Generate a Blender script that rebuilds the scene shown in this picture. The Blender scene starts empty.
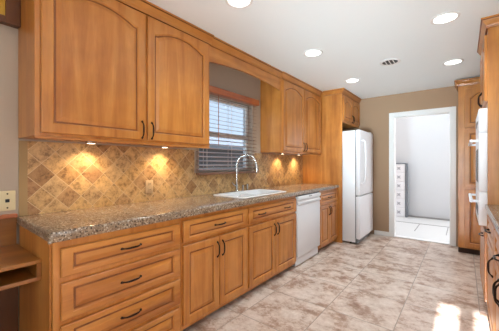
import bpy, bmesh, math, random
from mathutils import Vector, Matrix
random.seed(7)
S = bpy.context.scene
COL = S.collection

# ------------------------------------------------------------------ camera, sky, sun, lights, exposure
F_PX, YAW, EYE = 272.4, 38.114, 1.24
cam_data = bpy.data.cameras.new('camera')
cam_data.sensor_fit = 'HORIZONTAL'
cam_data.sensor_width = 36.0
cam_data.lens = 36.0 * F_PX / 499.0
cam_data.shift_y = -(165.5 - 164.3) / 499.0
cam_data.clip_start = 0.02
cam = bpy.data.objects.new('camera', cam_data)
cam.location = (0, 0, EYE)
cam.rotation_euler = (math.radians(90), 0, math.radians(YAW))
COL.objects.link(cam)
S.camera = cam

world = bpy.data.worlds.new('sky')
S.world = world
world.use_nodes = True
wn = world.node_tree.nodes
wn.clear()
w_out = wn.new('ShaderNodeOutputWorld')
w_bg = wn.new('ShaderNodeBackground')
w_sky = wn.new('ShaderNodeTexSky')
w_sky.sky_type = 'HOSEK_WILKIE'
w_sky.turbidity = 3.0
w_sky.ground_albedo = 0.5
w_sky.sun_direction = Vector((0.0, -0.93, 0.37)).normalized()
w_mix = wn.new('ShaderNodeMixRGB')
w_mix.inputs[0].default_value = 0.6
w_mix.inputs[2].default_value = (1.0, 1.03, 1.08, 1)
world.node_tree.links.new(w_sky.outputs[0], w_mix.inputs[1])
world.node_tree.links.new(w_mix.outputs[0], w_bg.inputs[0])
w_bg.inputs[1].default_value = 1.9
world.node_tree.links.new(w_bg.outputs[0], w_out.inputs[0])

sun_d = bpy.data.lights.new('sun', 'SUN')
sun_d.energy = 32.0
sun_d.angle = math.radians(0.6)
sun_d.color = (0.95, 0.97, 1.0)
sun = bpy.data.objects.new('sun', sun_d)
sun_dir = Vector((0.012, 1.0, -0.372))           # direction the light travels
sun.rotation_euler = sun_dir.to_track_quat('-Z', 'Y').to_euler()
sun.location = (0, -6, 6)
COL.objects.link(sun)


def area(name, loc, rot, sx, sy, power, color=(1, 1, 1), spread=180):
    d = bpy.data.lights.new(name, 'AREA')
    d.shape = 'RECTANGLE'
    d.size, d.size_y = sx, sy
    d.energy = power
    d.color = color
    d.spread = math.radians(spread)
    o = bpy.data.objects.new(name, d)
    o.location = loc
    o.rotation_euler = rot
    COL.objects.link(o)
    return o


# added fill lamp behind the camera, lifting the room's overall brightness
area('rear_fill', (-0.6, -2.35, 1.35), (math.radians(90), 0, 0), 2.6, 1.9, 12, (0.76, 0.91, 1.0))
# added fill lamp at the right wall, brightening the left cabinet fronts
area('side_fill', (0.77, 0.45, 1.5), (0, math.radians(90), math.radians(-22)), 1.0, 1.2, 6, (0.80, 0.94, 1.0))
# unseen fill lamps added to lift the ceiling, near and far
area('ceiling_fill', (-0.35, -0.6, 1.0), (math.radians(124), 0, math.radians(-4)), 0.8, 0.5, 6.5, (0.70, 0.88, 1.0), 80)
area('ceiling_fill_far', (-0.75, -1.4, 0.9), (math.radians(101), 0, math.radians(3)), 0.6, 0.4, 6.5, (0.70, 0.90, 1.0), 34)

S.view_settings.view_transform = 'Standard'
S.view_settings.look = 'None'
S.view_settings.gamma = 1.0
S.view_settings.use_curve_mapping = False
S.view_settings.exposure = 0.70

# ------------------------------------------------------------------ materials


def srgb(r, g, b):
    def f(c):
        c /= 255.0
        return c / 12.92 if c <= 0.04045 else ((c + 0.055) / 1.055) ** 2.4
    return (f(r), f(g), f(b), 1.0)


class N:
    """tiny node helper"""
    def __init__(self, name):
        self.m = bpy.data.materials.new(name)
        self.m.use_nodes = True
        self.t = self.m.node_tree
        self.b = self.t.nodes['Principled BSDF']

    def n(self, kind, **kw):
        nd = self.t.nodes.new(kind)
        for k, v in kw.items():
            setattr(nd, k, v)
        return nd

    def l(self, a, b):
        self.t.links.new(a, b)

    def pos(self, scale=(1, 1, 1), rand=False):
        g = self.n('ShaderNodeNewGeometry')
        mp = self.n('ShaderNodeMapping')
        mp.inputs['Scale'].default_value = scale
        self.l(g.outputs['Position'], mp.inputs['Vector'])
        if rand:
            oi = self.n('ShaderNodeObjectInfo')
            mul = self.n('ShaderNodeMath', operation='MULTIPLY')
            mul.inputs[1].default_value = 40
            self.l(oi.outputs['Random'], mul.inputs[0])
            cx = self.n('ShaderNodeCombineXYZ')
            for i in range(3):
                self.l(mul.outputs[0], cx.inputs[i])
            self.l(cx.outputs[0], mp.inputs['Location'])
        return mp.outputs[0]

    def noise(self, vec, scale, detail=4, rough=0.55, dist=0.0):
        t = self.n('ShaderNodeTexNoise')
        t.inputs['Scale'].default_value = scale
        t.inputs['Detail'].default_value = detail
        t.inputs['Roughness'].default_value = rough
        t.inputs['Distortion'].default_value = dist
        self.l(vec, t.inputs['Vector'])
        return t.outputs['Fac']

    def ramp(self, fac, stops, const=False):
        r = self.n('ShaderNodeValToRGB')
        if const:
            r.color_ramp.interpolation = 'CONSTANT'
        e = r.color_ramp.elements
        while len(e) < len(stops):
            e.new(0.5)
        for el, (p, c) in zip(e, stops):
            el.position = p
            el.color = c
        self.l(fac, r.inputs[0])
        return r.outputs[0]

    def mix(self, fac, a, b, mode='MIX'):
        m = self.n('ShaderNodeMixRGB', blend_type=mode)
        for i, v in ((0, fac), (1, a), (2, b)):
            if hasattr(v, 'is_output') or hasattr(v, 'links'):
                self.l(v, m.inputs[i])
            else:
                m.inputs[i].default_value = v
        return m.outputs[0]

    def bump(self, h, strength=0.2, dist=0.01):
        b = self.n('ShaderNodeBump')
        b.inputs['Strength'].default_value = strength
        b.inputs['Distance'].default_value = dist
        self.l(h, b.inputs['Height'])
        self.l(b.outputs[0], self.b.inputs['Normal'])

    def set(self, **kw):
        for k, v in kw.items():
            self.b.inputs[k].default_value = v
        return self


def plain(name, c, rough=0.5, metal=0.0, **kw):
    m = N(name)
    m.set(**{'Base Color': c, 'Roughness': rough, 'Metallic': metal})
    m.set(**kw)
    # a trace of uneven sheen keeps the surface from looking like plastic
    n = m.noise(m.pos((1, 1, 1)), 9, 3)
    r = m.n('ShaderNodeMapRange')
    r.inputs['To Min'].default_value = max(0.02, rough - 0.04)
    r.inputs['To Max'].default_value = min(1, rough + 0.04)
    m.l(n, r.inputs['Value'])
    m.l(r.outputs[0], m.b.inputs['Roughness'])
    return m.m


def wood(name, light, mid, dark, scale, rough=0.34):
    m = N(name)
    v = m.pos(scale, rand=True)
    big = m.noise(v, 0.9, 3, 0.5, 0.6)
    fine = m.noise(v, 9, 5, 0.65, 0.2)
    c = m.ramp(big, [(0.25, dark), (0.5, mid), (0.78, light)])
    f = m.ramp(fine, [(0.3, (0.80, 0.78, 0.74, 1)), (0.62, (1, 1, 1, 1))])
    c = m.mix(0.4, c, f, 'MULTIPLY')
    # soft cloudy figure of maple
    cl = m.noise(m.pos((1, 1, 1), rand=True), 7, 2, 0.5, 0.3)
    c = m.mix(0.6, c, m.ramp(cl, [(0.35, (0.86, 0.84, 0.82, 1)), (0.65, (1.05, 1.05, 1.05, 1))]), 'MULTIPLY')
    m.l(c, m.b.inputs['Base Color'])
    m.set(**{'Roughness': rough, 'Coat Weight': 0.25, 'Coat Roughness': 0.25})
    m.bump(fine, 0.03, 0.002)
    return m.m


WL, WM, WD = srgb(213, 149, 77), srgb(196, 127, 57), srgb(170, 102, 42)
M = {}
M['wood'] = wood('maple_upright', WL, WM, WD, (14, 14, 1.3))
M['wood_h'] = wood('maple_lengthwise', WL, WM, WD, (14, 1.3, 14))
M['groove_dark'] = wood('maple_groove_dark', srgb(156, 94, 42), srgb(138, 80, 34), srgb(116, 66, 28), (14, 14, 2), 0.5)
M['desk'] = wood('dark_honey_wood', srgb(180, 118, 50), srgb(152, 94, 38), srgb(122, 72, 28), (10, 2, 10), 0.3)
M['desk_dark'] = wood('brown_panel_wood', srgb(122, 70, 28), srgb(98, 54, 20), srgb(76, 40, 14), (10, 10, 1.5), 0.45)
M['redwood'] = wood('red_stained_wood', srgb(204, 124, 74), srgb(186, 104, 58), srgb(158, 82, 44), (14, 1.5, 14), 0.35)
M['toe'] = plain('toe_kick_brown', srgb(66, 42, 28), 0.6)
M['white'] = plain('appliance_white', srgb(232, 234, 238), 0.42, **{'Coat Weight': 0.08})
M['white_trim'] = plain('trim_white', srgb(232, 231, 229), 0.45)
M['enamel'] = plain('sink_enamel', srgb(244, 245, 246), 0.16, **{'Coat Weight': 0.5})
M['gray'] = plain('gasket_grey', srgb(120, 122, 124), 0.5)
M['black'] = plain('black_plastic', srgb(22, 22, 23), 0.4)
M['bronze'] = plain('oil_rubbed_bronze', srgb(52, 38, 32), 0.36, 0.85)
M['chrome'] = plain('brushed_nickel', srgb(205, 203, 200), 0.2, 1.0)
M['ivory'] = plain('ivory_plastic', srgb(226, 212, 172), 0.4)
M['sand_plate'] = plain('sand_plastic', srgb(206, 178, 140), 0.45)
M['slat'] = wood('blind_slat_wood', srgb(160, 118, 94), srgb(138, 98, 76), srgb(114, 80, 62), (14, 1.5, 14), 0.4)
M['cord'] = plain('blind_cord', srgb(200, 180, 165), 0.8)
M['glass_amber'] = plain('amber_glass', srgb(196, 150, 50), 0.15)
M['patio'] = plain('patio_white_stucco', srgb(205, 206, 209), 0.9)


def painted(name, c, var=0.04):
    m = N(name)
    n = m.noise(m.pos(), 1.3, 3)
    c2 = tuple(x * (1 - var) for x in c[:3]) + (1,)
    m.l(m.ramp(n, [(0.3, c2), (0.7, c)]), m.b.inputs['Base Color'])
    m.set(Roughness=0.85)
    m.bump(m.noise(m.pos(), 160, 2), 0.05, 0.003)
    return m.m


M['ceiling'] = painted('ceiling_paint', srgb(243, 249, 250), 0.01)
M['wall'] = painted('greige_wall_paint', srgb(192, 176, 158))
M['wall_tan'] = painted('tan_wall_paint', srgb(168, 137, 109))


def mat_floor():
    m = N('travertine_floor_tile')
    g = m.n('ShaderNodeNewGeometry')
    mp = m.n('ShaderNodeMapping')
    mp.inputs['Location'].default_value = (0.41 + 0.52 * 10, -2.255 + 0.523 * 10, 0)
    m.l(g.outputs['Position'], mp.inputs['Vector'])
    br = m.n('ShaderNodeTexBrick')
    br.offset = 0.0
    br.squash = 1.0
    br.inputs['Scale'].default_value = 1.0
    br.inputs['Mortar Size'].default_value = 0.0035
    br.inputs['Mortar Smooth'].default_value = 0.2
    br.inputs['Brick Width'].default_value = 0.52
    br.inputs['Row Height'].default_value = 0.523
    br.inputs['Color1'].default_value = (0, 0, 0, 1)
    br.inputs['Color2'].default_value = (1, 1, 1, 1)
    br.inputs['Mortar'].default_value = (0.5, 0.5, 0.5, 1)
    m.l(mp.outputs[0], br.inputs['Vector'])
    # each tile reads the stone at another offset
    add = m.n('ShaderNodeVectorMath', operation='MULTIPLY_ADD')
    m.l(br.outputs['Color'], add.inputs[0])
    add.inputs[1].default_value = (7, 11, 3)
    m.l(g.outputs['Position'], add.inputs[2])
    v = add.outputs[0]
    st = m.n('ShaderNodeMapping')
    st.inputs['Scale'].default_value = (1.0, 1.15, 1.0)
    m.l(v, st.inputs['Vector'])
    blotch = m.noise(st.outputs[0], 4.6, 8, 0.78, 0.0)
    fine = m.noise(v, 17, 6, 0.75, 0.0)
    c = m.ramp(blotch, [(0.36, srgb(150, 115, 94)), (0.44, srgb(182, 153, 134)), (0.51, srgb(210, 190, 175)), (0.66, srgb(226, 212, 200))])
    f = m.ramp(fine, [(0.3, (0.84, 0.80, 0.77, 1)), (0.6, (1.02, 1.02, 1.02, 1))])
    c = m.mix(0.75, c, f, 'MULTIPLY')
    c = m.mix(br.outputs['Fac'], c, srgb(158, 142, 128))
    m.l(c, m.b.inputs['Base Color'])
    r = m.ramp(fine, [(0.3, (0.42,) * 3 + (1,)), (0.7, (0.28,) * 3 + (1,))])
    m.l(r, m.b.inputs['Roughness'])
    inv = m.n('ShaderNodeMath', operation='SUBTRACT')
    inv.inputs[0].default_value = 1
    m.l(br.outputs['Fac'], inv.inputs[1])
    m.set(**{'Specular IOR Level': 0.42})
    m.bump(inv.outputs[0], 0.3, 0.003)
    return m.m


def mat_splash():
    m = N('tumbled_travertine_diamonds')
    g = m.n('ShaderNodeNewGeometry')
    sp = m.n('ShaderNodeSeparateXYZ')
    m.l(g.outputs['Position'], sp.inputs[0])
    cb = m.n('ShaderNodeCombineXYZ')
    m.l(sp.outputs[1], cb.inputs[0])
    m.l(sp.outputs[2], cb.inputs[1])
    s = 0.111
    mv = m.n('ShaderNodeMapping')                      # move a tile corner to the origin
    mv.inputs['Location'].default_value = (-0.722, -0.932, 0)
    m.l(cb.outputs[0], mv.inputs['Vector'])
    ro = m.n('ShaderNodeMapping')
    ro.inputs['Rotation'].default_value = (0, 0, math.radians(45))
    ro.inputs['Location'].default_value = (s * 60, s * 60, 0)
    m.l(mv.outputs[0], ro.inputs['Vector'])
    br = m.n('ShaderNodeTexBrick')
    br.offset = 0.0
    br.inputs['Scale'].default_value = 1.0
    br.inputs['Mortar Size'].default_value = 0.0018
    br.inputs['Mortar Smooth'].default_value = 0.4
    br.inputs['Brick Width'].default_value = s
    br.inputs['Row Height'].default_value = s
    br.inputs['Color1'].default_value = (0, 0, 0, 1)
    br.inputs['Color2'].default_value = (1, 1, 1, 1)
    m.l(ro.outputs[0], br.inputs['Vector'])
    tile = m.ramp(br.outputs['Color'], [(0.0, srgb(176, 134, 94)), (0.12, srgb(204, 166, 118)), (0.40, srgb(222, 184, 128)), (0.62, srgb(208, 174, 128)), (0.85, srgb(218, 178, 118)), (1.0, srgb(170, 130, 88))])
    add = m.n('ShaderNodeVectorMath', operation='MULTIPLY_ADD')
    m.l(br.outputs['Color'], add.inputs[0])
    add.inputs[1].default_value = (5, 9, 13)
    m.l(g.outputs['Position'], add.inputs[2])
    n1 = m.noise(add.outputs[0], 20, 8, 0.8, 0.1)
    pits = m.noise(add.outputs[0], 75, 3, 0.6)
    c = m.mix(0.85, tile, m.ramp(n1, [(0.40, (0.34, 0.28, 0.23, 1)), (0.48, (0.80, 0.74, 0.66, 1)), (0.58, (1.02, 1.0, 0.97, 1)), (0.7, (1.12, 1.12, 1.10, 1))]), 'MULTIPLY')
    c = m.mix(0.5, c, m.ramp(pits, [(0.3, (0.7, 0.66, 0.6, 1)), (0.45, (1, 1, 1, 1))]), 'MULTIPLY')
    c = m.mix(br.outputs['Fac'], c, srgb(222, 194, 152))
    m.l(c, m.b.inputs['Base Color'])
    m.set(Roughness=0.5)
    m.bump(n1, 0.25, 0.004)
    return m.m


def mat_granite():
    m = N('speckled_granite')
    v = m.pos()
    a = m.noise(v, 120, 4, 0.7)
    b = m.noise(v, 45, 5, 0.7, 0.4)
    vor = m.n('ShaderNodeTexVoronoi')
    vor.inputs['Scale'].default_value = 150
    m.l(v, vor.inputs['Vector'])
    c = m.ramp(b, [(0.3, srgb(120, 98, 80)), (0.5, srgb(150, 128, 106)), (0.7, srgb(172, 152, 130))])
    c = m.mix(0.9, c, m.ramp(a, [(0.34, (0.42, 0.38, 0.34, 1)), (0.46, (0.85, 0.82, 0.79, 1)), (0.62, (1.05, 1.05, 1.05, 1))]), 'MULTIPLY')
    sepc = m.n('ShaderNodeSeparateColor')
    m.l(vor.outputs['Color'], sepc.inputs[0])
    spk = m.ramp(sepc.outputs[0], [(0.0, (0, 0, 0, 1)), (0.82, (0, 0, 0, 1)), (0.86, (.75, .75, .75, 1))])
    c = m.mix(spk, c, srgb(54, 47, 43))
    lt = m.ramp(sepc.outputs[1], [(0.0, (0, 0, 0, 1)), (0.88, (0, 0, 0, 1)), (0.92, (.7, .7, .7, 1))])
    c = m.mix(lt, c, srgb(204, 190, 170))
    m.l(c, m.b.inputs['Base Color'])
    m.set(Roughness=0.12)
    return m.m


M['floor'] = mat_floor()
M['splash'] = mat_splash()
M['granite'] = mat_granite()


def mat_glass(name='window_glass', tint=(1, 1, 1, 1)):
    m = N(name)                          # thin clear pane: see-through with a faint reflection
    tr = m.n('ShaderNodeBsdfTransparent')
    tr.inputs['Color'].default_value = tint
    gl = m.n('ShaderNodeBsdfGlossy')
    gl.inputs['Roughness'].default_value = 0.02
    mx = m.n('ShaderNodeMixShader')
    mx.inputs[0].default_value = 0.05
    m.l(tr.outputs[0], mx.inputs[1])
    m.l(gl.outputs[0], mx.inputs[2])
    m.l(mx.outputs[0], m.t.nodes['Material Output'].inputs['Surface'])
    return m.m


M['glass'] = mat_glass()
M['dimmed_glass'] = mat_glass('dimmed_window_glass', (0.60, 0.66, 0.72, 1))     # pane tinted grey-blue to dim the sky seen through it


def emit(name, c, s):
    m = N(name)
    m.set(**{'Base Color': c, 'Emission Color': c, 'Emission Strength': s})
    return m.m


M['lens'] = emit('lit_lamp_lens', (1.0, 0.97, 0.92, 1), 3.0)
M['puck'] = emit('lit_puck_lens', (1.0, 0.82, 0.55, 1), 6.0)

# ------------------------------------------------------------------ mesh helpers


def bm_new():
    return bmesh.new()


def add_box(bm, x0, x1, y0, y1, z0, z1, bev=0.0, segs=2):
    if x0 > x1: x0, x1 = x1, x0
    if y0 > y1: y0, y1 = y1, y0
    r = bmesh.ops.create_cube(bm, size=1.0)
    vs = r['verts']
    for v in vs:
        v.co = Vector((x0 + (v.co.x + .5) * (x1 - x0), y0 + (v.co.y + .5) * (y1 - y0), z0 + (v.co.z + .5) * (z1 - z0)))
    if bev > 0:
        es = list({e for v in vs for e in v.link_edges})
        bmesh.ops.bevel(bm, geom=es, offset=bev, segments=segs, profile=0.5, affect='EDGES')
    return bm


def box(*a, **k):
    return add_box(bm_new(), *a, **k)


def add_tube(bm, pts, rad, seg=8, caps=True):
    """round tube through the points; rad a number or one per point"""
    pts = [Vector(p) for p in pts]
    n = len(pts)
    rads = rad if isinstance(rad, (list, tuple)) else [rad] * n
    rings = []
    prev = None
    for i, p in enumerate(pts):
        t = (pts[min(i + 1, n - 1)] - pts[max(i - 1, 0)]).normalized()
        if prev is None:
            a = Vector((0, 0, 1)) if abs(t.z) < .9 else Vector((1, 0, 0))
            u = t.cross(a).normalized()
        else:
            u = (prev - t * prev.dot(t)).normalized()
        prev = u
        w = t.cross(u)
        rings.append([bm.verts.new(p + (u * math.cos(2 * math.pi * k / seg) + w * math.sin(2 * math.pi * k / seg)) * rads[i]) for k in range(seg)])
    for a, b in zip(rings, rings[1:]):
        for k in range(seg):
            bm.faces.new((a[k], a[(k + 1) % seg], b[(k + 1) % seg], b[k]))
    if caps:
        bm.faces.new(rings[0][::-1])
        bm.faces.new(rings[-1])
    return bm


def add_lathe(bm, prof, cx, cy, cz, seg=24, axis='Z'):
    """profile of (radius, height) turned about an upright axis through (cx, cy, cz)"""
    rings = []
    for r, h in prof:
        if r < 1e-6:
            rings.append([bm.verts.new((cx, cy, cz + h))])
        else:
            rings.append([bm.verts.new((cx + r * math.cos(2 * math.pi * k / seg), cy + r * math.sin(2 * math.pi * k / seg), cz + h)) for k in range(seg)])
    for a, b in zip(rings, rings[1:]):
        for k in range(seg):
            k2 = (k + 1) % seg
            if len(a) == 1 and len(b) == 1:
                continue
            if len(a) == 1:
                bm.faces.new((a[0], b[k], b[k2]))
            elif len(b) == 1:
                bm.faces.new((a[k], a[k2], b[0]))
            else:
                bm.faces.new((a[k], a[k2], b[k2], b[k]))
    return bm


def add_extrude(bm, prof, p0, p1, ax, ay):
    """sweep a closed 2D profile from p0 to p1; ax, ay the profile axes"""
    p0, p1, ax, ay = map(Vector, (p0, p1, ax, ay))
    a = [bm.verts.new(p0 + ax * u + ay * v) for u, v in prof]
    b = [bm.verts.new(p1 + ax * u + ay * v) for u, v in prof]
    n = len(prof)
    for k in range(n):
        bm.faces.new((a[k], a[(k + 1) % n], b[(k + 1) % n], b[k]))
    bm.faces.new(a[::-1])
    bm.faces.new(b)
    return bm


def add_sweep(bm, prof, path, outs):
    """sweep a closed profile (out, up) along a mitred path; outs = outward direction at every point"""
    rings = [[bm.verts.new(Vector(p) + Vector(o) * u + Vector((0, 0, v))) for u, v in prof] for p, o in zip(path, outs)]
    n = len(prof)
    for a, b in zip(rings, rings[1:]):
        for k in range(n):
            f = bm.faces.new((a[k], a[(k + 1) % n], b[(k + 1) % n], b[k]))
            if k in (0, 2, 7, 8):
                f.material_index = 1          # darker wood tone on these moulding steps
    bm.faces.new(rings[0][::-1])
    bm.faces.new(rings[-1])
    return bm


def root_loc(o):
    v = Vector(o.location)
    while o.parent:
        o = o.parent
        v = v + Vector(o.location)
    return v


def obj(name, bm, mat, parent=None, smooth=False, mats=None, label=None):
    """bm in world coordinates -> ONE mesh object, shifted so that it sits right under its parent"""
    bmesh.ops.recalc_face_normals(bm, faces=bm.faces[:])
    if parent is not None:
        bmesh.ops.translate(bm, verts=bm.verts[:], vec=-root_loc(parent))
    me = bpy.data.meshes.new(name)
    bm.to_mesh(me)
    bm.free()
    for x in (mats or [mat]):
        me.materials.append(x)
    o = bpy.data.objects.new(name, me)
    COL.objects.link(o)
    if parent is not None:
        o.parent = parent
    if smooth:
        for p in me.polygons:
            p.use_smooth = True
        try:
            me.set_sharp_from_angle(angle=math.radians(38))
        except Exception:
            pass
    if label:
        o['label'] = label
    return o


def thing(name, label, cat, loc, group=None):
    o = bpy.data.objects.new(name, None)
    o.empty_display_size = 0.05
    o.location = loc
    COL.objects.link(o)
    o['label'] = label
    o['category'] = cat
    if group:
        o['group'] = group
    return o


def tag(o, label, cat, group=None):
    o['label'] = label
    o['category'] = cat
    if group:
        o['group'] = group
    return o


def struct(name, bm, mat, **k):
    o = obj(name, bm, mat, **k)
    o['kind'] = 'structure'
    return o


# ------------------------------------------------------------------ the setting
XW, XR = -2.19, 0.80          # left wall, right wall
YB, YN = 5.17, -2.45          # far wall, near wall
ZC = 2.43
FX = -1.58                    # face of the left base cabinets
UX = -1.85                    # face of the left upper cabinets
TH = 0.14

struct('floor', box(XW - TH, XR + TH, YN - TH, YB + TH, -0.10, 0.0), M['floor'])
struct('ceiling', box(XW - TH, XR + TH, YN - TH, YB + TH, ZC, ZC + 0.12), M['ceiling'])


struct('roof', box(XW - .55, XR + .6, YN - .30, YB + .55, ZC + 0.121, 3.15), plain('shade_roof_grey', srgb(120, 112, 104), 0.9))  # unseen roof slab added to keep the sun off the patio wall


def wall_with_holes(axis, c0, c1, a0, a1, z1, holes):
    """a wall slab split round its openings; axis 'X' = slab normal along X. holes: (a0, a1, z0, z1)"""
    bm = bm_new()
    aa = sorted({a0, a1, *[h[0] for h in holes], *[h[1] for h in holes]})
    zz = sorted({0.0, z1, *[h[2] for h in holes], *[h[3] for h in holes]})
    solid = lambda a, z: not any(h[0] < a < h[1] and h[2] < z < h[3] for h in holes)
    for i in range(len(aa) - 1):
        for j in range(len(zz) - 1):
            if solid((aa[i] + aa[i + 1]) / 2, (zz[j] + zz[j + 1]) / 2):
                if axis == 'X':
                    add_box(bm, c0, c1, aa[i], aa[i + 1], zz[j], zz[j + 1])
                else:
                    add_box(bm, aa[i], aa[i + 1], c0, c1, zz[j], zz[j + 1])
    bmesh.ops.remove_doubles(bm, verts=bm.verts[:], dist=1e-5)
    # drop the faces shared by two neighbouring blocks
    seen = {}
    for f in bm.faces:
        seen.setdefault(frozenset(v.index for v in f.verts), []).append(f)
    bm.verts.index_update()
    seen = {}
    for f in bm.faces:
        seen.setdefault(frozenset(v.index for v in f.verts), []).append(f)
    dead = [f for fs in seen.values() if len(fs) > 1 for f in fs]
    bmesh.ops.delete(bm, geom=dead, context='FACES')
    return bm


WY0, WY1, WZ0, WZ1 = 1.93, 2.86, 1.16, 2.02       # kitchen window opening
struct('wall_left', wall_with_holes('X', XW - TH, XW, YN - TH, YB + TH, ZC, [(WY0, WY1, WZ0, WZ1)]), M['wall'])
DX0, DX1, DZ = -0.94, -0.145, 2.055               # back doorway opening
struct('wall_back', wall_with_holes('Y', YB, YB + TH, XW, XR, ZC, [(DX0, DX1, 0.0, DZ)]), M['wall_tan'])
struct('wall_right', wall_with_holes('X', XR, XR + TH, YN - TH, YB + TH, ZC, [(-.15, 1.05, 1.0, 2.0)]), M['wall'])
bm = bm_new()
for y0, y1, z0, z1 in ((-.148, -.10, 1.002, 1.998), (1.0, 1.048, 1.002, 1.998), (-.10, 1.0, 1.002, 1.05), (-.10, 1.0, 1.95, 1.998), (.43, .47, 1.05, 1.95)):
    add_box(bm, XR + .04, XR + .09, y0, y1, z0, z1, .004)
g = struct('side_fill_window', bm, M['white_trim'])  # unseen window, added to go with the side fill lamp
obj('pane', box(XR + .062, XR + .068, -.10, 1.0, 1.05, 1.95), M['glass'], g)
GX0, GX1, GZ = -0.225, 0.62, 2.06                  # opening of the added door, cut to shape the sun patches
struct('wall_near', wall_with_holes('Y', YN - TH, YN, XW, XR, ZC, [(GX0, GX1, 0.0, GZ)]), M['wall'])

# back doorway: white casing and jambs
bm = bm_new()
cw = 0.062
for y0, y1 in ((YB - 0.018, YB), (YB + TH, YB + TH + 0.018)):
    add_box(bm, DX0 - cw, DX0 + .004, y0, y1, 0, DZ + cw, .005)
    add_box(bm, DX1 - .004, DX1 + cw, y0, y1, 0, DZ + cw, .005)
    add_box(bm, DX0 + .004, DX1 - .004, y0, y1, DZ - .004, DZ + cw, .005)
add_box(bm, DX0 - .001, DX0 + 0.018, YB, YB + TH, 0, DZ)
add_box(bm, DX1 - 0.018, DX1 + .001, YB, YB + TH, 0, DZ)
add_box(bm, DX0 + .018, DX1 - .018, YB, YB + TH, DZ - 0.018, DZ)
struct('trim_1', bm, M['white_trim'])
bm = bm_new()
add_box(bm, DX0 + .02, DX1 - .02, YB + .02, YB + TH, 0.0, 0.012, .003)
struct('trim_2', bm, M['white_trim'])
struct('baseboard_back', box(-1.24, DX0 - cw, YB - 0.014, YB, 0, 0.075, bev=.004), M['white_trim'])

# unseen glazed door, added and shaped to cast the floor sun patches
bm = bm_new()
for x0, x1 in ((GX0 - .06, GX0), (-0.10, 0.015), (GX1, GX1 + .05)):
    add_box(bm, x0, x1, YN - .09, YN - .04, 0, GZ + .05, .004)
add_box(bm, GX0, GX1, YN - .09, YN - .04, GZ, GZ + .05, .004)
add_box(bm, GX0, GX1, YN - .09, YN - .04, 0, .12, .004)
add_box(bm, GX0, GX1, YN - .08, YN - .05, 1.80, 1.84, .003)
g = struct('sun_patch_door', bm, M['white_trim'])
obj('pane', box(GX0, GX1, YN - .068, YN - .062, .12, GZ), M['glass'], g)

# kitchen window: frame, sashes, glass
g = bm_new()
xo = XW - 0.105
for y0, y1, z0, z1 in ((WY0 + .002, WY0 + .04, WZ0 + .002, WZ1 - .002), (WY1 - .04, WY1 - .002, WZ0 + .002, WZ1 - .002), (WY0 + .04, WY1 - .04, WZ0 + .002, WZ0 + .04), (WY0 + .04, WY1 - .04, WZ1 - .04, WZ1 - .002), (WY0 + .04, WY1 - .04, 1.56, 1.61)):
    add_box(g, xo - .03, xo + .03, y0, y1, z0, z1, .004)
w = struct('window_1', g, M['white_trim'])
obj('pane', box(xo - .004, xo + .004, WY0 + .04, WY1 - .04, WZ0 + .04, WZ1 - .04), M['dimmed_glass'], w)

# outside: patio behind the back door, neighbour beyond the window
struct('patio_floor', box(-1.95, 2.6, YB + TH, 7.46, -0.10, -0.005), plain('patio_pale_paving', srgb(214, 213, 211), 0.7))
struct('wall_patio', box(-1.95, 2.6, 7.46, 7.60, -0.10, 2.62), M['patio'])
bm = bm_new()
add_box(bm, -2.6, 1.6, 6.66, 6.685, -0.005, 0.0)
add_box(bm, -2.6, 1.6, 7.42, 7.46, -0.005, 0.03, .003)
for x in (-1.2, -.72, -.24):
    add_box(bm, x, x + .012, 5.9 + .0, 6.66, -0.005, -0.001)
struct('trim_3', bm, plain('patio_joint_grey', srgb(150, 148, 146), 0.8))
struct('ground', box(-16, XW - TH, -10, 14, -0.25, -0.12), plain('side_yard_gravel', srgb(150, 140, 128), 0.9))




# decorative block screen on the patio
bs = thing('block_screen', 'low patterned white block screen on the patio seen through the back doorway', 'screen', (-1.25, 7.36, -0.005))
bm = bm_new()
add_box(bm, -1.62, -1.075, 7.30, 7.42, -0.005, 1.25)
for r in range(6):
    for c in range(2):
        x0 = -1.60 + c * .27
        z0 = .01 + r * .208
        add_box(bm, x0, x0 + .25, 7.285, 7.301, z0, z0 + .19, .006)
obj('blocks', bm, plain('white_block', srgb(236, 236, 240), 0.9), bs)
mot = None
for r in range(6):
    for c in range(2):
        if mot is None:
            x0, z0 = -1.60 + .125, .01 + .095
            pts = [(x0 + .055 * math.cos(k * math.pi / 4) * (1 if k % 2 else .45), z0 + .055 * math.sin(k * math.pi / 4) * (1 if k % 2 else .45)) for k in range(8)]
            bm = bm_new()
            add_extrude(bm, pts, (0, 7.279, 0), (0, 7.286, 0), (1, 0, 0), (0, 0, 1))
            mot = obj('motif', bm, plain('block_motif_grey', srgb(176, 176, 184), 0.9), bs)
        else:
            o = mot.copy()
            COL.objects.link(o)
            o.parent = bs
            o.location = (c * .27, 0, r * .208)
bm = box(-1.075, -1.03, 7.28, 7.42, -0.005, 1.26, bev=.004)
add_box(bm, -1.62, -1.075, 7.28, 7.42, 1.25, 1.27, .004)
obj('edge_post', bm, plain('screen_post_grey', srgb(116, 120, 126), 0.7), bs, label='dark grey end post')

# neighbour's garage beyond the kitchen window
nb = thing('garage', 'grey neighbouring outbuilding seen between the slats of the blind', 'building', (-7.0, 7.0, -0.12))
bm = bm_new()
add_box(bm, -8.6, -6.0, 2.0, 13.0, -0.12, 1.75)
for k in range(13):
    add_box(bm, -6.0, -5.985, 2.0, 13.0, -0.1 + k * .14, 0.03 + k * .14, .004, 1)
obj('wall', bm, plain('grey_siding', srgb(104, 96, 92), 0.8), nb)
bm = bm_new()
add_extrude(bm, [(-5.7, 1.70), (-5.7, 1.80), (-7.3, 2.42), (-8.9, 1.80), (-8.9, 1.70)], (0, 1.7, 0), (0, 13.3, 0), (1, 0, 0), (0, 0, 1))
obj('roof', bm, plain('grey_roof', srgb(150, 148, 150), 0.8), nb)

# ------------------------------------------------------------------ cabinet fronts


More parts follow.
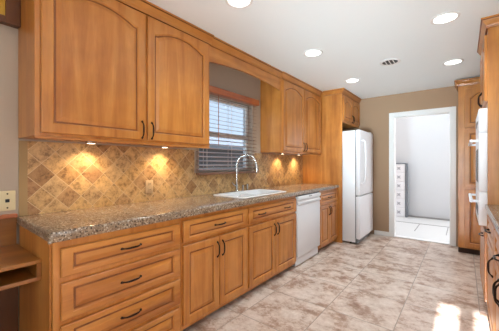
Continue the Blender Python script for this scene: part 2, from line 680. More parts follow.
class Face:
    """maps (s, o, z): s along the front, o outwards, z up"""
    def __init__(self, kind, plane):
        self.kind, self.p = kind, plane

    def __call__(self, s, o, z):
        if self.kind == '+X':
            return Vector((self.p + o, s, z))
        if self.kind == '-X':
            return Vector((self.p - o, s, z))
        return Vector((s, self.p - o, z))


def loop_pts(s0, s1, z0, z1, inset, arch, dz=0.0, nt=25):
    """outline of a panel inset from the door edge; arch = rise of a cathedral top"""
    a, b, c, d = s0 + inset, s1 - inset, z0 + inset - dz, z1 - inset + dz
    pts = [(a, c), (b, c)]
    for k in range(nt):
        t = k / (nt - 1)
        s = b + (a - b) * t
        q = abs(2 * t - 1) / 0.94                            # 1 at the shoulders, 0 at the crown
        lift = max(0.0, 1 - q * q) ** 1.0 if q < 1 else 0.0
        pts.append((s, d - arch * (1 - lift)))
    return pts


def panel_front(face, s0, s1, z0, z1, arch=0.0, rail=0.058, t=0.02, o0=0.0, dz=0.0):
    """raised-panel door or drawer front"""
    bm = bm_new()
    prof = [(0, 0, 0), (0, t - .004, 0), (.004, t, 0), (rail - .008, t, 1), (rail - .003, t - .004, 1), (rail, t - .011, 1),
            (rail + .007, t - .011, 1), (rail + .010, t - .010, 1), (rail + .032, t - .0015, 1), (rail + .0345, t - .001, 1)]
    rings = []
    for ins, o, ar in prof:
        rings.append([bm.verts.new(face(s, o0 + o, z)) for s, z in loop_pts(s0, s1, z0, z1, ins, arch * ar, dz * ar)])
    n = len(rings[0])
    for i, (a, b) in enumerate(zip(rings, rings[1:])):
        for k in range(n):
            f = bm.faces.new((a[k], a[(k + 1) % n], b[(k + 1) % n], b[k]))
            if i in (5, 6):
                f.material_index = 1
    bm.faces.new(rings[0][::-1])
    # the flat field: fill strip-wise so that it stays planar
    L = rings[-1]
    bm.faces.new(L)
    return bm


def pull_mesh(face, s, z, o, vertical, L=0.112):
    """bowed cast pull with leaf-shaped feet"""
    bm = bm_new()
    pts, rad = [], []
    for k in range(13):
        t = k / 12 * 2 - 1
        out = 0.021 * (1 - abs(t) ** 4) + 0.004
        d = t * L / 2
        r = 0.0034 + 0.0030 * math.cos(t * math.pi / 2) + (0.0025 if abs(t) > .9 else 0)
        p = face(s, o + out, z + d) if vertical else face(s + d, o + out, z)
        pts.append(p)
        rad.append(r)
    add_tube(bm, pts, rad, 8)
    for e in (-1, 1):
        ps, rs = [], []
        for k in range(5):
            q = k / 4
            d = e * (L / 2 - .004 + q * .016)
            ps.append(face(s, o + .003, z + d) if vertical else face(s + d, o + .003, z))
            rs.append([.004, .008, .0075, .005, .001][k])
        add_tube(bm, ps, rs, 8)
        c0 = face(s, o, z + e * L / 2) if vertical else face(s + e * L / 2, o, z)
        c1 = face(s, o + .012, z + e * L / 2) if vertical else face(s + e * L / 2, o + .012, z)
        add_tube(bm, [c0, c1], .005, 8)
    return bm


def front(name, root, face, s0, s1, z0, z1, arch=0.0, rail=0.058, mat='wood', pulls=(), plabel=None):
    """a door or drawer front with its pulls; pulls = (s, z, vertical)"""
    f = obj(name, panel_front(face, s0, s1, z0, z1, arch, rail, dz=.022 if name == 'drawer' else 0.0), None, root, smooth=False, mats=[M[mat], M['groove_dark']])
    for s, z, v in pulls:
        obj('handle', pull_mesh(face, s, z, 0.02, v), M['bronze'], f, smooth=True)
    return f


def carcass(root, face, s0, s1, z0, z1, depth, mat='wood', toe=None, name='body'):
    depth -= .003
    bm = bm_new()
    p, q = face(s0, 0, z0), face(s1, -depth, z1)
    add_box(bm, p.x, q.x, p.y, q.y, z0, z1, .0015, 1)
    o = obj(name, bm, M[mat], root)
    if toe:
        p, q = face(s0, -toe, 0), face(s1, -depth, z0)
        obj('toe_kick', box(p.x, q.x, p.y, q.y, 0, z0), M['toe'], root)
    return o


FL = Face('+X', FX)
ZB = 0.052
DB, DT = 0.085, 0.655           # door bottom / top
RB, RT = 0.680, 0.832           # top drawer
CD = FX - XW                    # depth of a base cabinet
TOP = 0.874


def base_root(label, s0, s1, group=None):
    return thing('base_cabinet', label, 'cabinet', ((FX + XW) / 2, (s0 + s1) / 2, 0), group)


# 1: four-drawer base
r = base_root('maple four-drawer base cabinet at the near end of the long counter', .455, 1.218)
carcass(r, FL, .455, 1.2185, ZB, TOP, CD, toe=.075)
obj('end_panel', box(XW + .03, FX - .02, .447, .455, 0, TOP, bev=.002), M['wood'], r)
sc = (.485 + 1.205) / 2
for z0, z1 in ((RB - .003, .820), (.462, .645), (.262, .434), (DB - .01, .236)):
    front('drawer', r, FL, .485, 1.205, z0, z1, 0, .058, 'wood_h', [(sc, (z0 + z1) / 2, False)])

# 2: one drawer over two doors
r = base_root('maple base cabinet with one wide drawer over two doors, left of the sink cabinet', 1.218, 1.977)
carcass(r, FL, 1.2195, 1.9765, ZB, TOP, CD, toe=.075)
front('drawer', r, FL, 1.235, 1.962, RB, RT, 0, .058, 'wood_h', [(1.60, (RB + RT) / 2, False)])
front('door', r, FL, 1.235, 1.594, DB, DT, 0, .058, 'wood', [(1.568, .555, True)])
front('door', r, FL, 1.602, 1.962, DB, DT, 0, .058, 'wood', [(1.628, .555, True)])

# 3: sink base
r = base_root('maple sink base cabinet with a two-handled false drawer, left of the dishwasher', 1.977, 2.905)
carcass(r, FL, 1.9775, 2.906, ZB, .70, CD, toe=.075)
obj('apron_rail', box(FX - .02, FX, 1.9775, 2.906, .70, TOP), M['wood_h'], r)
front('drawer', r, FL, 1.992, 2.892, RB, RT, 0, .058, 'wood_h', [(2.19, (RB + RT) / 2, False), (2.68, (RB + RT) / 2, False)])
front('door', r, FL, 1.992, 2.438, DB, DT, 0, .058, 'wood', [(2.410, .555, True)])
front('door', r, FL, 2.446, 2.892, DB, DT, 0, .058, 'wood', [(2.474, .555, True)])

# 4: dishwasher
dw = thing('dishwasher', 'white dishwasher under the counter between the wooden base cabinets', 'dishwasher', ((FX + XW) / 2, 3.235, 0))
obj('tub', box(XW + .03, FX - .012, 2.914, 3.562, .02, .862), M['gray'], dw)
bm = bm_new()
add_box(bm, FX - .012, FX + .028, 2.918, 3.558, .125, .745, .006)
obj('door', bm, M['white'], dw, smooth=True)
# control panel with scooped pocket handle
bm = bm_new()
P = [(-.012, .748), (.030, .748), (.034, .752), (.034, .775), (.020, .786), (.020, .800), (.036, .812), (.034, .845), (.028, .852), (-.012, .852)]
add_extrude(bm, P, (FX, 2.918, 0), (FX, 3.558, 0), (1, 0, 0), (0, 0, 1))
cp = obj('control_panel', bm, M['white'], dw)
obj('badge', box(FX + .034, FX + .0365, 3.20, 3.28, .832, .842), M['gray'], cp)
obj('vent_strip', box(FX - .005, FX + .010, 2.915, 3.561, .853, .872), M['black'], dw)
obj('kick_panel', box(FX - .05, FX - .005, 2.920, 3.556, .008, .118, bev=.004), M['white'], dw)

# 5: small base by the refrigerator
r = base_root('narrow maple base cabinet between the white dishwasher and the refrigerator panel', 3.57, 4.262)
carcass(r, FL, 3.570, 4.266, ZB, TOP, CD, toe=.075)
front('drawer', r, FL, 3.592, 4.240, RB, RT, 0, .058, 'wood_h', [(3.916, (RB + RT) / 2, False)])
front('door', r, FL, 3.592, 3.912, DB, DT, 0, .055, 'wood', [(3.888, .555, True)])
front('door', r, FL, 3.920, 4.240, DB, DT, 0, .055, 'wood', [(3.944, .555, True)])

# ------------------------------------------------------------------ counter, sink, faucet, backsplash
SX0, SX1, SY0, SY1 = -2.055, -1.655, 2.02, 2.80       # sink cut-out
CX0, CX1, CY0, CY1 = XW + .001, -1.548, .437, 4.266


def slab_with_hole(x0, x1, y0, y1, z0, z1, h, bev):
    bm = bm_new()
    o = [(x0, y0), (x1, y0), (x1, y1), (x0, y1)]
    i = [(h[0], h[2]), (h[1], h[2]), (h[1], h[3]), (h[0], h[3])]
    V = {}
    for nm, ring in (('o', o), ('i', i)):
        for z in (z0, z1):
            V[nm, z] = [bm.verts.new((x, y, z)) for x, y in ring]
    for k in range(4):
        k2 = (k + 1) % 4
        bm.faces.new((V['o', z0][k], V['o', z0][k2], V['o', z1][k2], V['o', z1][k]))
        bm.faces.new((V['i', z0][k], V['i', z0][k2], V['i', z1][k2], V['i', z1][k]))
        for z in (z0, z1):
            bm.faces.new((V['o', z][k], V['o', z][k2], V['i', z][k2], V['i', z][k]))
    bm.normal_update()
    es = [e for e in bm.edges if all(v.co.x > x1 - 1e-6 for v in e.verts) or all(v.co.y < y0 + 1e-6 for v in e.verts)]
    es = [e for e in es if abs(e.verts[0].co.z - e.verts[1].co.z) < 1e-6 or e.verts[0].co.x > x1 - 1e-6 and e.verts[0].co.y < y0 + 1e-6]
    bmesh.ops.bevel(bm, geom=es, offset=bev, segments=4, profile=.5, affect='EDGES')
    return bm


ct = obj('countertop', slab_with_hole(CX0, CX1, CY0, CY1, TOP + .001, .915, (SX0, SX1, SY0, SY1), .013), M['granite'], smooth=True)
tag(ct, 'long speckled brown granite countertop with the white sink set in it', 'countertop')

sk = thing('kitchen_sink', 'white enamel kitchen sink set into the granite counter under the window', 'sink', ((SX0 + SX1) / 2, (SY0 + SY1) / 2, .70))
bm = bm_new()


def rrect(x0, x1, y0, y1, r, z, n=5):
    out = []
    for cx, cy, a0 in ((x1 - r, y1 - r, 0), (x0 + r, y1 - r, 90), (x0 + r, y0 + r, 180), (x1 - r, y0 + r, 270)):
        for k in range(n + 1):
            a = math.radians(a0 + 90 * k / n)
            out.append((cx + r * math.cos(a), cy + r * math.sin(a), z))
    return out


rings = []
for ins, r_, z in ((-.022, .05, .9155), (-.022, .05, .921), (-.016, .05, .9255), (.010, .045, .9255), (.022, .04, .918), (.030, .04, .75), (.06, .03, .722)):
    rings.append([bm.verts.new(p) for p in rrect(SX0 + ins, SX1 - ins, SY0 + ins, SY1 - ins, r_, z)])
for a, b in zip(rings, rings[1:]):
    n = len(a)
    for k in range(n):
        bm.faces.new((a[k], a[(k + 1) % n], b[(k + 1) % n], b[k]))
bm.faces.new(rings[-1])
obj('basin', bm, M['enamel'], sk, smooth=True)
bm = bm_new()
add_box(bm, SX0 + .03, SX1 - .03, 2.40, 2.425, .724, .905, .006)
obj('divider', bm, M['enamel'], sk, smooth=True)
for y in (2.21, 2.61):
    bm = bm_new()
    add_lathe(bm, [(0, .723), (.03, .724), (.042, .727), (.045, .7225)], (SX0 + SX1) / 2, y, 0, 20)
    obj('drain', bm, M['chrome'], sk, smooth=True)

# faucet: tall gooseneck
fx, fy = -2.108, 2.443
fa = thing('faucet', 'tall brushed gooseneck faucet standing behind the white sink', 'faucet', (fx, fy, .915))
bm = bm_new()
add_lathe(bm, [(0, .002), (.030, .002), (.031, .008), (.026, .016), (.019, .024), (.017, .085), (.020, .092), (.016, .105), (.0135, .12)], fx, fy, .915, 20)
obj('base', bm, M['chrome'], fa, smooth=True)
dx, dy = Vector((.90, .44, 0)).normalized().xy
pts = [(fx, fy, 1.03), (fx, fy, 1.12), (fx, fy, 1.22)]
R = .118
for k in range(0, 15):
    a = math.pi - math.radians(172) * k / 14
    pts.append((fx + dx * (R + R * math.cos(a)), fy + dy * (R + R * math.cos(a)), 1.225 + .125 * math.sin(a) * 1.0))
bm = bm_new()
add_tube(bm, pts, .0125, 12)
obj('spout', bm, M['chrome'], fa, smooth=True)
e = Vector(pts[-1])
bm = bm_new()
add_tube(bm, [e + Vector((0, 0, .004)), e - Vector((-dx * .004, -dy * .004, .04)), e - Vector((-dx * .010, -dy * .010, .085)), e - Vector((-dx * .012, -dy * .012, .10))], [.015, .0175, .021, .017], 12)
obj('spray_head', bm, M['chrome'], fa, smooth=True)
bm = bm_new()
add_tube(bm, [(fx, fy, .985), (fx - .002, fy - .03, .99), (fx, fy - .055, 1.005), (fx, fy - .085, 1.03)], [.012, .010, .008, .006], 10)
obj('lever', bm, M['chrome'], fa, smooth=True)

for (x, y, h, nm, lab, cat) in ((-2.125, 2.575, .075, 'soap_dispenser', 'short nickel soap dispenser just right of the gooseneck faucet', 'soap dispenser'),
                                (-2.12, 2.655, .085, 'air_gap', 'small nickel air gap cap farthest right behind the white sink', 'air gap')):
    t_ = thing(nm, lab, cat, (x, y, .915))
    bm = bm_new()
    add_lathe(bm, [(0, .001), (.022, .001), (.022, .006), (.014, .012), (.013, h - .02), (.017, h - .014), (.017, h - .004), (.012, h), (0, h)], x, y, .915, 16)
    obj('body', bm, M['chrome'], t_, smooth=True)
    if nm == 'soap_dispenser':
        bm = bm_new()
        add_tube(bm, [(x, y, .915 + h - .008), (x + .03, y + .008, .915 + h - .004), (x + .055, y + .014, .915 + h - .016)], [.006, .005, .004], 8)
        obj('nozzle', bm, M['chrome'], t_, smooth=True)

# backsplash slab (tile) with the window cut out of it
bm = bm_new()
xs0, xs1 = XW + .0005, XW + .0085
for y0, y1, z0, z1 in ((.452, 1.86, .9155, 1.3885), (1.86, 2.90, .9155, 1.150), (2.90, 4.266, .9155, 1.3885)):
    add_box(bm, xs0, xs1, y0, y1, z0, z1)
bmesh.ops.remove_doubles(bm, verts=bm.verts[:], dist=1e-5)
bs_ = obj('backsplash', bm, M['splash'])
tag(bs_, 'tan travertine backsplash of diagonal tiles above the long granite counter', 'backsplash')
bm = bm_new()
add_box(bm, xs0 + .0005, xs1 + .001, .449, .492, .9155, 1.3885, .001)
obj('border_strip', bm, painted('tile_border_stone', srgb(190, 158, 112), .3), bs_)

# outlet in the backsplash
t_ = thing('wall_outlet', 'sand coloured outlet plate on the tile backsplash left of the window', 'outlet', (xs1, 1.345, 1.04))
obj('plate', box(xs1, xs1 + .006, 1.308, 1.382, .985, 1.10, bev=.003), M['sand_plate'], t_, smooth=True)
for z in (1.018, 1.068):
    f_ = obj('socket', box(xs1 + .006, xs1 + .009, 1.330, 1.360, z - .016, z + .016, bev=.003), M['sand_plate'], t_, smooth=True)
    bm = bm_new()
    for y in (1.338, 1.350):
        add_box(bm, xs1 + .009, xs1 + .0095, y, y + .003, z - .006, z + .006)
    obj('slot', bm, M['black'], f_)
# phone and switch plate on the wall over the desk
t_ = thing('wall_plate', 'ivory three-gang wall plate above the desk beside the tile backsplash', 'wall plate', (XW, .34, 1.02))
obj('plate', box(XW + .0005, XW + .007, .245, .434, .957, 1.078, bev=.003), M['ivory'], t_, smooth=True)
obj('jack', box(XW + .007, XW + .010, .385, .405, 1.008, 1.028, bev=.002), M['black'], t_)
for y in (.395, .32):
    for z in (.975, 1.06):
        bm = bm_new()
        add_tube(bm, [(XW + .006, y, z), (XW + .0095, y, z)], .0045, 10)
        obj('screw', bm, M['bronze'], t_)
for y in (.325, .27):
    obj('socket', box(XW + .007, XW + .0095, y - .014, y + .014, 1.0, 1.035, bev=.003), M['ivory'], t_)

# ------------------------------------------------------------------ window blind
bl = thing('window_blind', 'wooden venetian blind with a red wood headrail over the sink window', 'blind', (-2.163, 2.41, 1.13))
BY0, BY1 = 1.875, 2.865
bx = -2.151
bm = bm_new()
add_box(bm, bx - .025, bx + .055, BY0 - .01, BY1 + .015, 2.005, 2.075, .006)
obj('headrail', bm, M['redwood'], bl)
tilt = math.radians(15)
zz = 1.185
k = 0
first = None
while zz < 1.985:
    if first is None:
        bm = bm_new()
        c, s_ = math.cos(tilt), math.sin(tilt)
        pr = [(-.025, -.0014), (-.0, -.0006), (.025, -.0014), (.025, .0014), (0, .0022), (-.025, .0014)]
        pr = [(u * c - v * s_, -u * s_ * 1 + v * c) for u, v in pr]        # the room-side edge hangs lower
        add_extrude(bm, pr, (bx, BY0, zz), (bx, BY1, zz), (1, 0, 0), (0, 0, 1))
        first = obj('slat', bm, M['slat'], bl)
    else:
        o = first.copy()
        COL.objects.link(o)
        o.parent = bl
        o.location = (0, 0, zz - 1.185)
    zz += .0455
    k += 1
obj('bottom_rail', box(bx - .027, bx + .027, BY0, BY1, 1.128, 1.152, bev=.004), M['slat'], bl)
for y in (1.98, 2.37, 2.76):
    bm = bm_new()
    add_box(bm, bx + .0285, bx + .0295, y - .002, y + .002, 1.15, 2.005)
    add_box(bm, bx - .0295, bx - .0285, y - .002, y + .002, 1.15, 2.005)
    obj('ladder_tape', bm, M['cord'], bl)
bm = bm_new()
add_tube(bm, [(bx + .05, 2.13, 2.0), (bx + .052, 2.13, 1.45)], .0035, 8)
obj('tilt_wand', bm, M['redwood'], bl)

# ------------------------------------------------------------------ upper cabinets, left wall
FU = Face('+X', UX)
CROWN = [(-.004, -.080), (.012, -.080), (.014, -.072), (.008, -.066), (.012, -.054), (.024, -.040), (.034, -.026), (.036, -.020), (.030, -.018), (.044, -.014), (.044, -.0015), (-.004, -.0015)]


def crown_straight(root, face, s0, s1, k=1.0):
    bm = bm_new()
    a, b = face(s0, 0, ZC), face(s1, 0, ZC)
    o = (face(s0, 1, ZC) - a)
    add_sweep(bm, [(u * k, v) for u, v in CROWN], [a, b], [o, o])
    return obj('crown', bm, None, mats=[M['wood_h'], M['groove_dark']], parent=root)


ZU = 1.390
UD = UX - XW
# U1
r = thing('wall_cabinet', 'large two-door maple wall cabinet with arched panels left of the window', 'cabinet', (-2.02, 1.10, ZU))
carcass(r, FU, .447, 1.757, ZU + .012, ZC - .002, UD)
bm = bm_new()
add_box(bm, UX - .018, UX + .004, .447, 1.757, ZU - .004, ZU + .012, .003)
obj('light_rail', bm, M['wood_h'], r)
obj('face_stile', box(UX - .002, UX + .0025, .447, .470, ZU + .012, ZC - .1), M['wood'], r)
front('door', r, FU, .474, 1.102, 1.417, 2.338, .060, .062, 'wood', [(1.072, 1.49, True)])
front('door', r, FU, 1.120, 1.732, 1.417, 2.338, .060, .062, 'wood', [(1.150, 1.49, True)])
crown_straight(r, FU, .44, 1.775)

# valance bridging the window
vl = thing('valance', 'arched maple valance board bridging the two cabinets over the window', 'valance', (UX, 2.40, 2.2))
bm = bm_new()
front_pts, nn = [], 24
for k in range(nn + 1):
    y = 1.76 + (3.026 - 1.76) * k / nn
    t = (y - 1.76) / (3.026 - 1.76)
    front_pts.append((y, 2.196 + .046 * math.sin(math.pi * t) ** .8))
prof = [(y, z) for y, z in front_pts] + [(3.026, ZC - .002), (1.76, ZC - .002)]
add_extrude(bm, prof, (UX - .032, 0, 0), (UX - .012, 0, 0), (0, 1, 0), (0, 0, 1))
obj('board', bm, M['wood_h'], vl)
FV = Face('+X', UX - .012)
crown_straight(vl, FV, 1.776, 3.010)

# U2
r = thing('wall_cabinet', 'two-door maple wall cabinet with arched panels right of the window', 'cabinet', (-2.02, 3.65, ZU))
carcass(r, FU, 3.030, 4.266, ZU + .012, ZC - .002, UD)
obj('light_rail', box(UX - .018, UX + .004, 3.030, 4.266, ZU - .004, ZU + .012, bev=.003), M['wood_h'], r)
front('door', r, FU, 3.048, 3.640, 1.417, 2.338, .060, .056, 'wood', [(3.612, 1.49, True)])
front('door', r, FU, 3.652, 4.248, 1.417, 2.338, .060, .056, 'wood', [(3.680, 1.49, True)])
crown_straight(r, FU, 3.012, 4.225)

# tall panel and cabinet above the refrigerator
TX = -1.50
FT = Face('+X', TX)
r = thing('fridge_cabinet', 'tall maple panel and small two-door cabinet boxing in the white refrigerator', 'cabinet', (-1.85, 4.28, 0))
obj('side_panel', box(XW + .002, TX, 4.269, 4.292, 0, ZC - .002, bev=.002), M['wood'], r)
carcass(r, FT, 4.292, YB - .004, 1.905, ZC - .002, TX - XW - .004, name='overhead_box')
front('door', r, FT, 4.310, 4.722, 1.945, 2.318, .06, .050, 'wood', [(4.697, 2.00, True)])
front('door', r, FT, 4.730, 5.142, 1.945, 2.318, .06, .050, 'wood', [(4.755, 2.00, True)])
bm = bm_new()
add_sweep(bm, CROWN, [(UX + .05, 4.269, ZC), (TX, 4.269, ZC), (TX, YB - .004, ZC)], [(0, -1, 0), (1, -1, 0), (1, 0, 0)])
obj('crown', bm, None, mats=[M['wood_h'], M['groove_dark']], parent=r)

# ------------------------------------------------------------------ refrigerator
rf = thing('refrigerator', 'white bottom-freezer refrigerator standing in the maple surround', 'refrigerator', (-1.72, 4.72, 0))
RY0, RY1 = 4.318, 5.085
obj('body', box(-2.13, -1.315, RY0, RY1, .03, 1.765, bev=.006), M['white'], rf, smooth=True)
obj('door', box(-1.305, -1.240, RY0, RY1, .755, 1.775, bev=.016, segs=4), M['white'], rf, smooth=True)
obj('freezer_drawer', box(-1.305, -1.240, RY0, RY1, .085, .742, bev=.016, segs=4), M['white'], rf, smooth=True)
obj('gasket', box(-1.316, -1.304, RY0 + .01, RY1 - .01, .09, 1.765), M['gray'], rf)
obj('kick_grille', box(-1.36, -1.285, RY0 + .02, RY1 - .02, .012, .080, bev=.004), M['gray'], rf)
obj('hinge_cover', box(-1.38, -1.26, RY1 - .09, RY1 - .02, 1.775, 1.795, bev=.005), M['white'], rf)
bm = bm_new()
hy = RY0 + .055
hp = [(-1.240, hy, 1.600), (-1.205, hy, 1.606), (-1.182, hy, 1.585), (-1.176, hy, 1.53), (-1.172, hy, 1.40), (-1.172, hy, 1.25), (-1.174, hy, 1.10), (-1.182, hy, .98), (-1.205, hy, .945), (-1.240, hy, .945)]
add_tube(bm, hp, [.014, .015, .015, .014, .013, .013, .013, .014, .015, .014], 10)
obj('handle', bm, M['white'], rf, smooth=True)
for x, y in ((-2.05, RY0 + .06), (-2.05, RY1 - .06), (-1.40, RY0 + .06), (-1.40, RY1 - .06)):
    bm = bm_new()
    add_tube(bm, [(x, y, 0), (x, y, .035)], .018, 10)
    obj('foot', bm, M['black'], rf)

# ------------------------------------------------------------------ desk nook at the near left
dk = thing('desk', 'built-in honey wood desk with an open cubby against the near end of the cabinets', 'desk', (-1.95, -.20, 0))
dy0, dy1, dxf = -.75, .4455, -1.722
obj('top', box(XW + .002, dxf, dy0, dy1, .727, .747, bev=.004), M['desk'], dk)
obj('cubby_floor', box(XW + .012, dxf, dy0, dy1, .640, .660, bev=.003), M['desk'], dk)
obj('side', box(XW + .012, dxf, dy1 - .02, dy1, .660, .727), M['desk'], dk)
obj('side', box(XW + .012, dxf, dy0, dy0 + .02, .660, .727), M['desk'], dk)
obj('side', box(XW + .012, dxf, -.17, -.15, .660, .727), M['desk'], dk)
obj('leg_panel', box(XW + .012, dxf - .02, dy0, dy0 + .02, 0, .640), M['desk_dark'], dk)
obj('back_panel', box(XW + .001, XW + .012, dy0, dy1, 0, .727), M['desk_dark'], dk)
obj('upstand', box(XW + .001, XW + .016, dy0, .4365, .747, .915), M['desk'], dk)
obj('ledge', box(XW + .001, XW + .045, dy0, .4365, .915, .937, bev=.004), M['redwood'], dk)
# shallow glass-fronted cabinet over the desk
dc = thing('display_cabinet', 'shallow dark-framed cabinet with amber glass high above the desk', 'cabinet', (XW, -.1, 2.075))
obj('body', box(XW + .001, XW + .055, -.70, .4455, 2.085, ZC - .001), M['desk_dark'], dc)
bm = bm_new()
for y0, y1, z0, z1 in ((.375, .4455, 2.075, ZC - .002), (-.165, -.095, 2.075, ZC - .002), (-.70, -.63, 2.075, ZC - .002), (-.63, -.165, 2.075, 2.115), (-.095, .375, 2.075, 2.115), (-.63, -.165, 2.38, ZC - .002), (-.095, .375, 2.38, ZC - .002)):
    add_box(bm, XW + .055, XW + .072, y0, y1, z0, z1, .002)
obj('door_frame', bm, M['desk_dark'], dc)
obj('pane', box(XW + .0555, XW + .062, -.10, .38, 2.112, 2.385), M['glass_amber'], dc)

# ------------------------------------------------------------------ right side
OX = 0.158
FR = Face('-X', OX)
OY0, OY1 = 2.972, 3.72
r = thing('oven_cabinet', 'tall maple cabinet housing the white wall oven on the right', 'cabinet', (.47, 3.34, 0))
obj('near_panel', box(OX, XR - .003, OY0 - .022, OY0, .04, ZC - .002, bev=.002), M['wood'], r)
bm = bm_new()
add_box(bm, OX, XR - .003, OY0, OY1, .04, .70)
add_box(bm, OX, XR - .003, OY0, OY1, 1.735, ZC - .002)
add_box(bm, OX, XR - .003, OY1, OY1 + .02, .04, ZC - .002)
add_box(bm, OX, OX + .02, OY0, OY0 + .035, .70, 1.735)
add_box(bm, OX, OX + .02, OY1 - .035, OY1, .70, 1.735)
obj('body', bm, M['wood'], r)
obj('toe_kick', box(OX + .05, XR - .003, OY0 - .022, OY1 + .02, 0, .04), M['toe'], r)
yc = (OY0 + OY1) / 2
front('door', r, FR, OY0 + .01, yc - .004, 1.765, 2.31, .06, .052, 'wood', [(yc - .03, 1.84, True)])
front('door', r, FR, yc + .004, OY1 - .01, 1.765, 2.31, .06, .052, 'wood', [(yc + .03, 1.84, True)])
front('drawer', r, FR, OY0 + .01, OY1 - .01, .10, .68, 0, .045, 'wood', [(yc - .18, .62, False)])
bm = bm_new()
add_sweep(bm, CROWN, [(XR - .003, OY0 - .022, ZC), (OX, OY0 - .022, ZC), (OX, OY1 + .02, ZC)], [(0, -1, 0), (-1, -1, 0), (-1, 0, 0)])
obj('crown', bm, None, mats=[M['wood_h'], M['groove_dark']], parent=r)

ov = thing('double_oven', 'white double wall oven built into the tall maple cabinet on the right', 'oven', (.40, 3.34, .70))
oy0, oy1 = OY0 + .037, OY1 - .037
obj('body', box(OX + .001, OX + .50, oy0, oy1, .702, 1.733), M['white'], ov)
of = OX - .055
obj('control_panel', box(of, OX + .001, oy0 - .02, oy1 + .02, 1.509, 1.706, bev=.003), M['white'], ov, smooth=True)
for z0, z1, zh in ((1.010, 1.505, 1.440), (.728, 1.006, .925)):
    d_ = obj('door', box(of, OX + .001, oy0 - .02, oy1 + .02, z0, z1, bev=.003), M['white'], ov, smooth=True)
    obj('window', box(of - .002, of + .001, oy0 + .10, oy1 - .10, z0 + .07, z1 - .13, bev=.001), M['black'], d_)
    bm = bm_new()
    hx = of - .048
    ya, yb = oy0 + .03, oy1 - .03
    add_tube(bm, [(hx, ya - .02, zh), (hx, yb + .02, zh)], .013, 12)
    for y in (ya, yb):
        add_box(bm, hx, of, y - .012, y + .012, zh - .010, zh + .010, .003)
    obj('handle', bm, M['white'], d_, smooth=True)
bm = bm_new()
for k in range(5):
    y = oy0 + .10 + k * .045
    add_box(bm, of - .003, of + .001, y, y + .025, 1.60, 1.62, .002)
obj('buttons', bm, M['gray'], ov)
obj('display', box(of - .002, of + .001, oy0 + .34, oy0 + .50, 1.585, 1.64, bev=.001), M['black'], ov)

# base cabinets and counter nearer the camera
FB = Face('-X', .172)


def right_base(label, s0, s1, doors, pull_s):
    r = thing('base_cabinet', label, 'cabinet', (.48, (s0 + s1) / 2, 0))
    carcass(r, FB, s0, s1, ZB, TOP, XR - .172 - .003, toe=.075)
    front('drawer', r, FB, s0 + .012, s1 - .012, RB, RT, 0, .058, 'wood_h', [((s0 + s1) / 2, (RB + RT) / 2, False)])
    for a, b, ps in doors:
        front('door', r, FB, a, b, DB, DT, 0, .055, 'wood', [(ps, .575, True)])
    return r


right_base('sunlit maple base cabinet beside the tall oven cabinet on the right', 2.30, 2.948, [(2.312, 2.936, 2.345)], 0)
right_base('nearest maple base cabinet at the right edge of the picture', 1.50, 2.298, [(1.512, 1.895, 1.87), (1.903, 2.286, 1.93)], 0)
bm = box(.140, XR - .002, 1.48, 2.9485, TOP + .001, .915, bev=.010, segs=3)
o = obj('countertop', bm, M['granite'], smooth=True)
tag(o, 'short stone countertop on the right beside the tall oven cabinet', 'countertop')

# base cabinet beyond the oven
r = thing('base_cabinet', 'maple base cabinet between the wall oven and the far pantry cabinet', 'cabinet', (.50, 4.25, 0))
FB2 = Face('-X', .23)
carcass(r, FB2, 3.742, 4.742, ZB, TOP, XR - .23 - .003, toe=.075)
front('door', r, FB2, 3.755, 4.25, DB, RT, 0, .055, 'wood', [(4.22, .70, True)])
front('door', r, FB2, 4.258, 4.73, DB, RT, 0, .055, 'wood', [(4.29, .70, True)])
o = obj('countertop', box(.205, XR - .002, 3.742, 4.744, TOP + .001, .915, bev=.008), M['granite'], smooth=True)
tag(o, 'small stone countertop tucked between the wall oven and the pantry cabinet', 'countertop')

# pantry facing the camera beside the back doorway
PY = 4.80
FP = Face('-Y', PY)
r = thing('pantry_cabinet', 'tall maple pantry cabinet with stacked doors right of the back doorway', 'cabinet', (.37, 4.98, 0))
carcass(r, FP, -.055, XR - .003, ZB + .03, 2.32, YB - PY - .004, mat='wood', toe=.06)
for a, b, ps in ((.015, .395, .365), (.403, .785, .432)):
    front('door', r, FP, a, b, 1.745, 2.275, .075, .060, 'wood', [(ps, 1.82, True)])
    front('door', r, FP, a, b, .925, 1.715, 0, .060, 'wood', [(ps, 1.3, True)])
    front('door', r, FP, a, b, .105, .895, 0, .060, 'wood', [(ps, .80, True)])
bm = bm_new()
CR2 = [(u, v + .002) for u, v in CROWN]
add_sweep(bm, CROWN, [(-.055, YB - .004, 2.41), (-.055, PY, 2.41), (XR - .003, PY, 2.41)], [(-1, 0, 0), (-1, -1, 0), (0, -1, 0)])
add_box(bm, -.05, XR - .004, PY + .004, YB - .005, 2.32, 2.405)
obj('crown', bm, None, mats=[M['wood_h'], M['groove_dark']], parent=r)

# ------------------------------------------------------------------ ceiling lights and vent


def can_light(x, y, label):
    t_ = thing('recessed_light', label, 'ceiling light', (x, y, ZC), 'recessed ceiling lights')
    bm = bm_new()
    add_lathe(bm, [(.078, -.002), (.082, -.008), (.094, -.009), (.100, -.005), (.101, -.0005)], x, y, ZC, 28)
    obj('trim_ring', bm, M['white_trim'], t_, smooth=True)
    bm = bm_new()
    add_lathe(bm, [(0, -.004), (.05, -.0035), (.080, -.002)], x, y, ZC, 28)
    obj('lens', bm, M['lens'], t_)
    d = bpy.data.lights.new('can_lamp', 'SPOT')
    d.energy = 22
    d.spot_size = math.radians(125)
    d.spot_blend = 0.9
    d.shadow_soft_size = 0.07
    d.color = (0.80, 0.93, 1.0)
    o = bpy.data.objects.new('can_lamp', d)
    o.location = (0, 0, -.03)
    o.parent = t_
    COL.objects.link(o)
    return t_


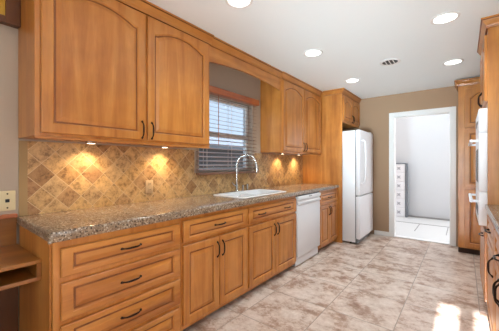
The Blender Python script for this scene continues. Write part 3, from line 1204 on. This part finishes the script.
can_light(-1.262, 2.711, 'round recessed ceiling light above the sink base, middle of the left row')
can_light(-1.237, 3.946, 'round recessed ceiling light nearest the refrigerator cabinet')
can_light(-.116, 2.725, 'largest round recessed ceiling light, upper right before the oven cabinet')
can_light(-.093, 3.954, 'round recessed ceiling light nearest the tall pantry cabinet')
can_light(-1.278, 1.505, 'round recessed ceiling light cut by the top edge of the picture')

vt = thing('ceiling_vent', 'small round ceiling vent with dark slots between the recessed lights', 'vent', (-.67, 3.50, ZC))
bm = bm_new()
add_lathe(bm, [(.080, -.003), (.088, -.009), (.108, -.006), (.112, -.0005)], -.67, 3.50, ZC, 28)
obj('flange', bm, M['white_trim'], vt, smooth=True)
bm = bm_new()
add_lathe(bm, [(0, -.0035), (.086, -.0035)], -.67, 3.50, ZC, 24)
obj('throat', bm, M['black'], vt)
for k in range(3):
    x = -.67 - .040 + k * .040
    h_ = math.sqrt(.075 ** 2 - (x + .67) ** 2)
    bm = box(x - .004, x + .004, 3.50 - h_, 3.50 + h_, ZC - .010, ZC - .002)
    obj('blade', bm, M['white_trim'], vt)

# under-cabinet puck lights
for x, y, lab in ((-2.085, .83, 'warm puck light under the left wall cabinet, nearer the desk'),
                  (-2.085, 1.44, 'warm puck light under the left wall cabinet, nearer the window'),
                  (-2.085, 3.44, 'warm puck light under the right wall cabinet, nearer the window'),
                  (-2.085, 3.95, 'warm puck light under the right wall cabinet, nearer the refrigerator')):
    t_ = thing('puck_light', lab, 'light', (x, y, 1.40), 'puck lights under the wall cabinets')
    bm = bm_new()
    add_lathe(bm, [(0, 0), (.034, 0), (.034, -.012), (.026, -.014)], x, y, 1.4015, 20)
    obj('housing', bm, M['chrome'], t_, smooth=True)
    bm = bm_new()
    add_lathe(bm, [(0, -.0155), (.026, -.014)], x, y, 1.4015, 20)
    obj('lens', bm, M['puck'], t_)
    d = bpy.data.lights.new('puck_lamp', 'SPOT')
    d.energy = 6
    d.spot_size = math.radians(140)
    d.spot_blend = 0.9
    d.shadow_soft_size = 0.02
    d.color = (1.0, 0.72, 0.42)
    o = bpy.data.objects.new('puck_lamp', d)
    o.location = (0, 0, -.022)
    o.parent = t_
    COL.objects.link(o)
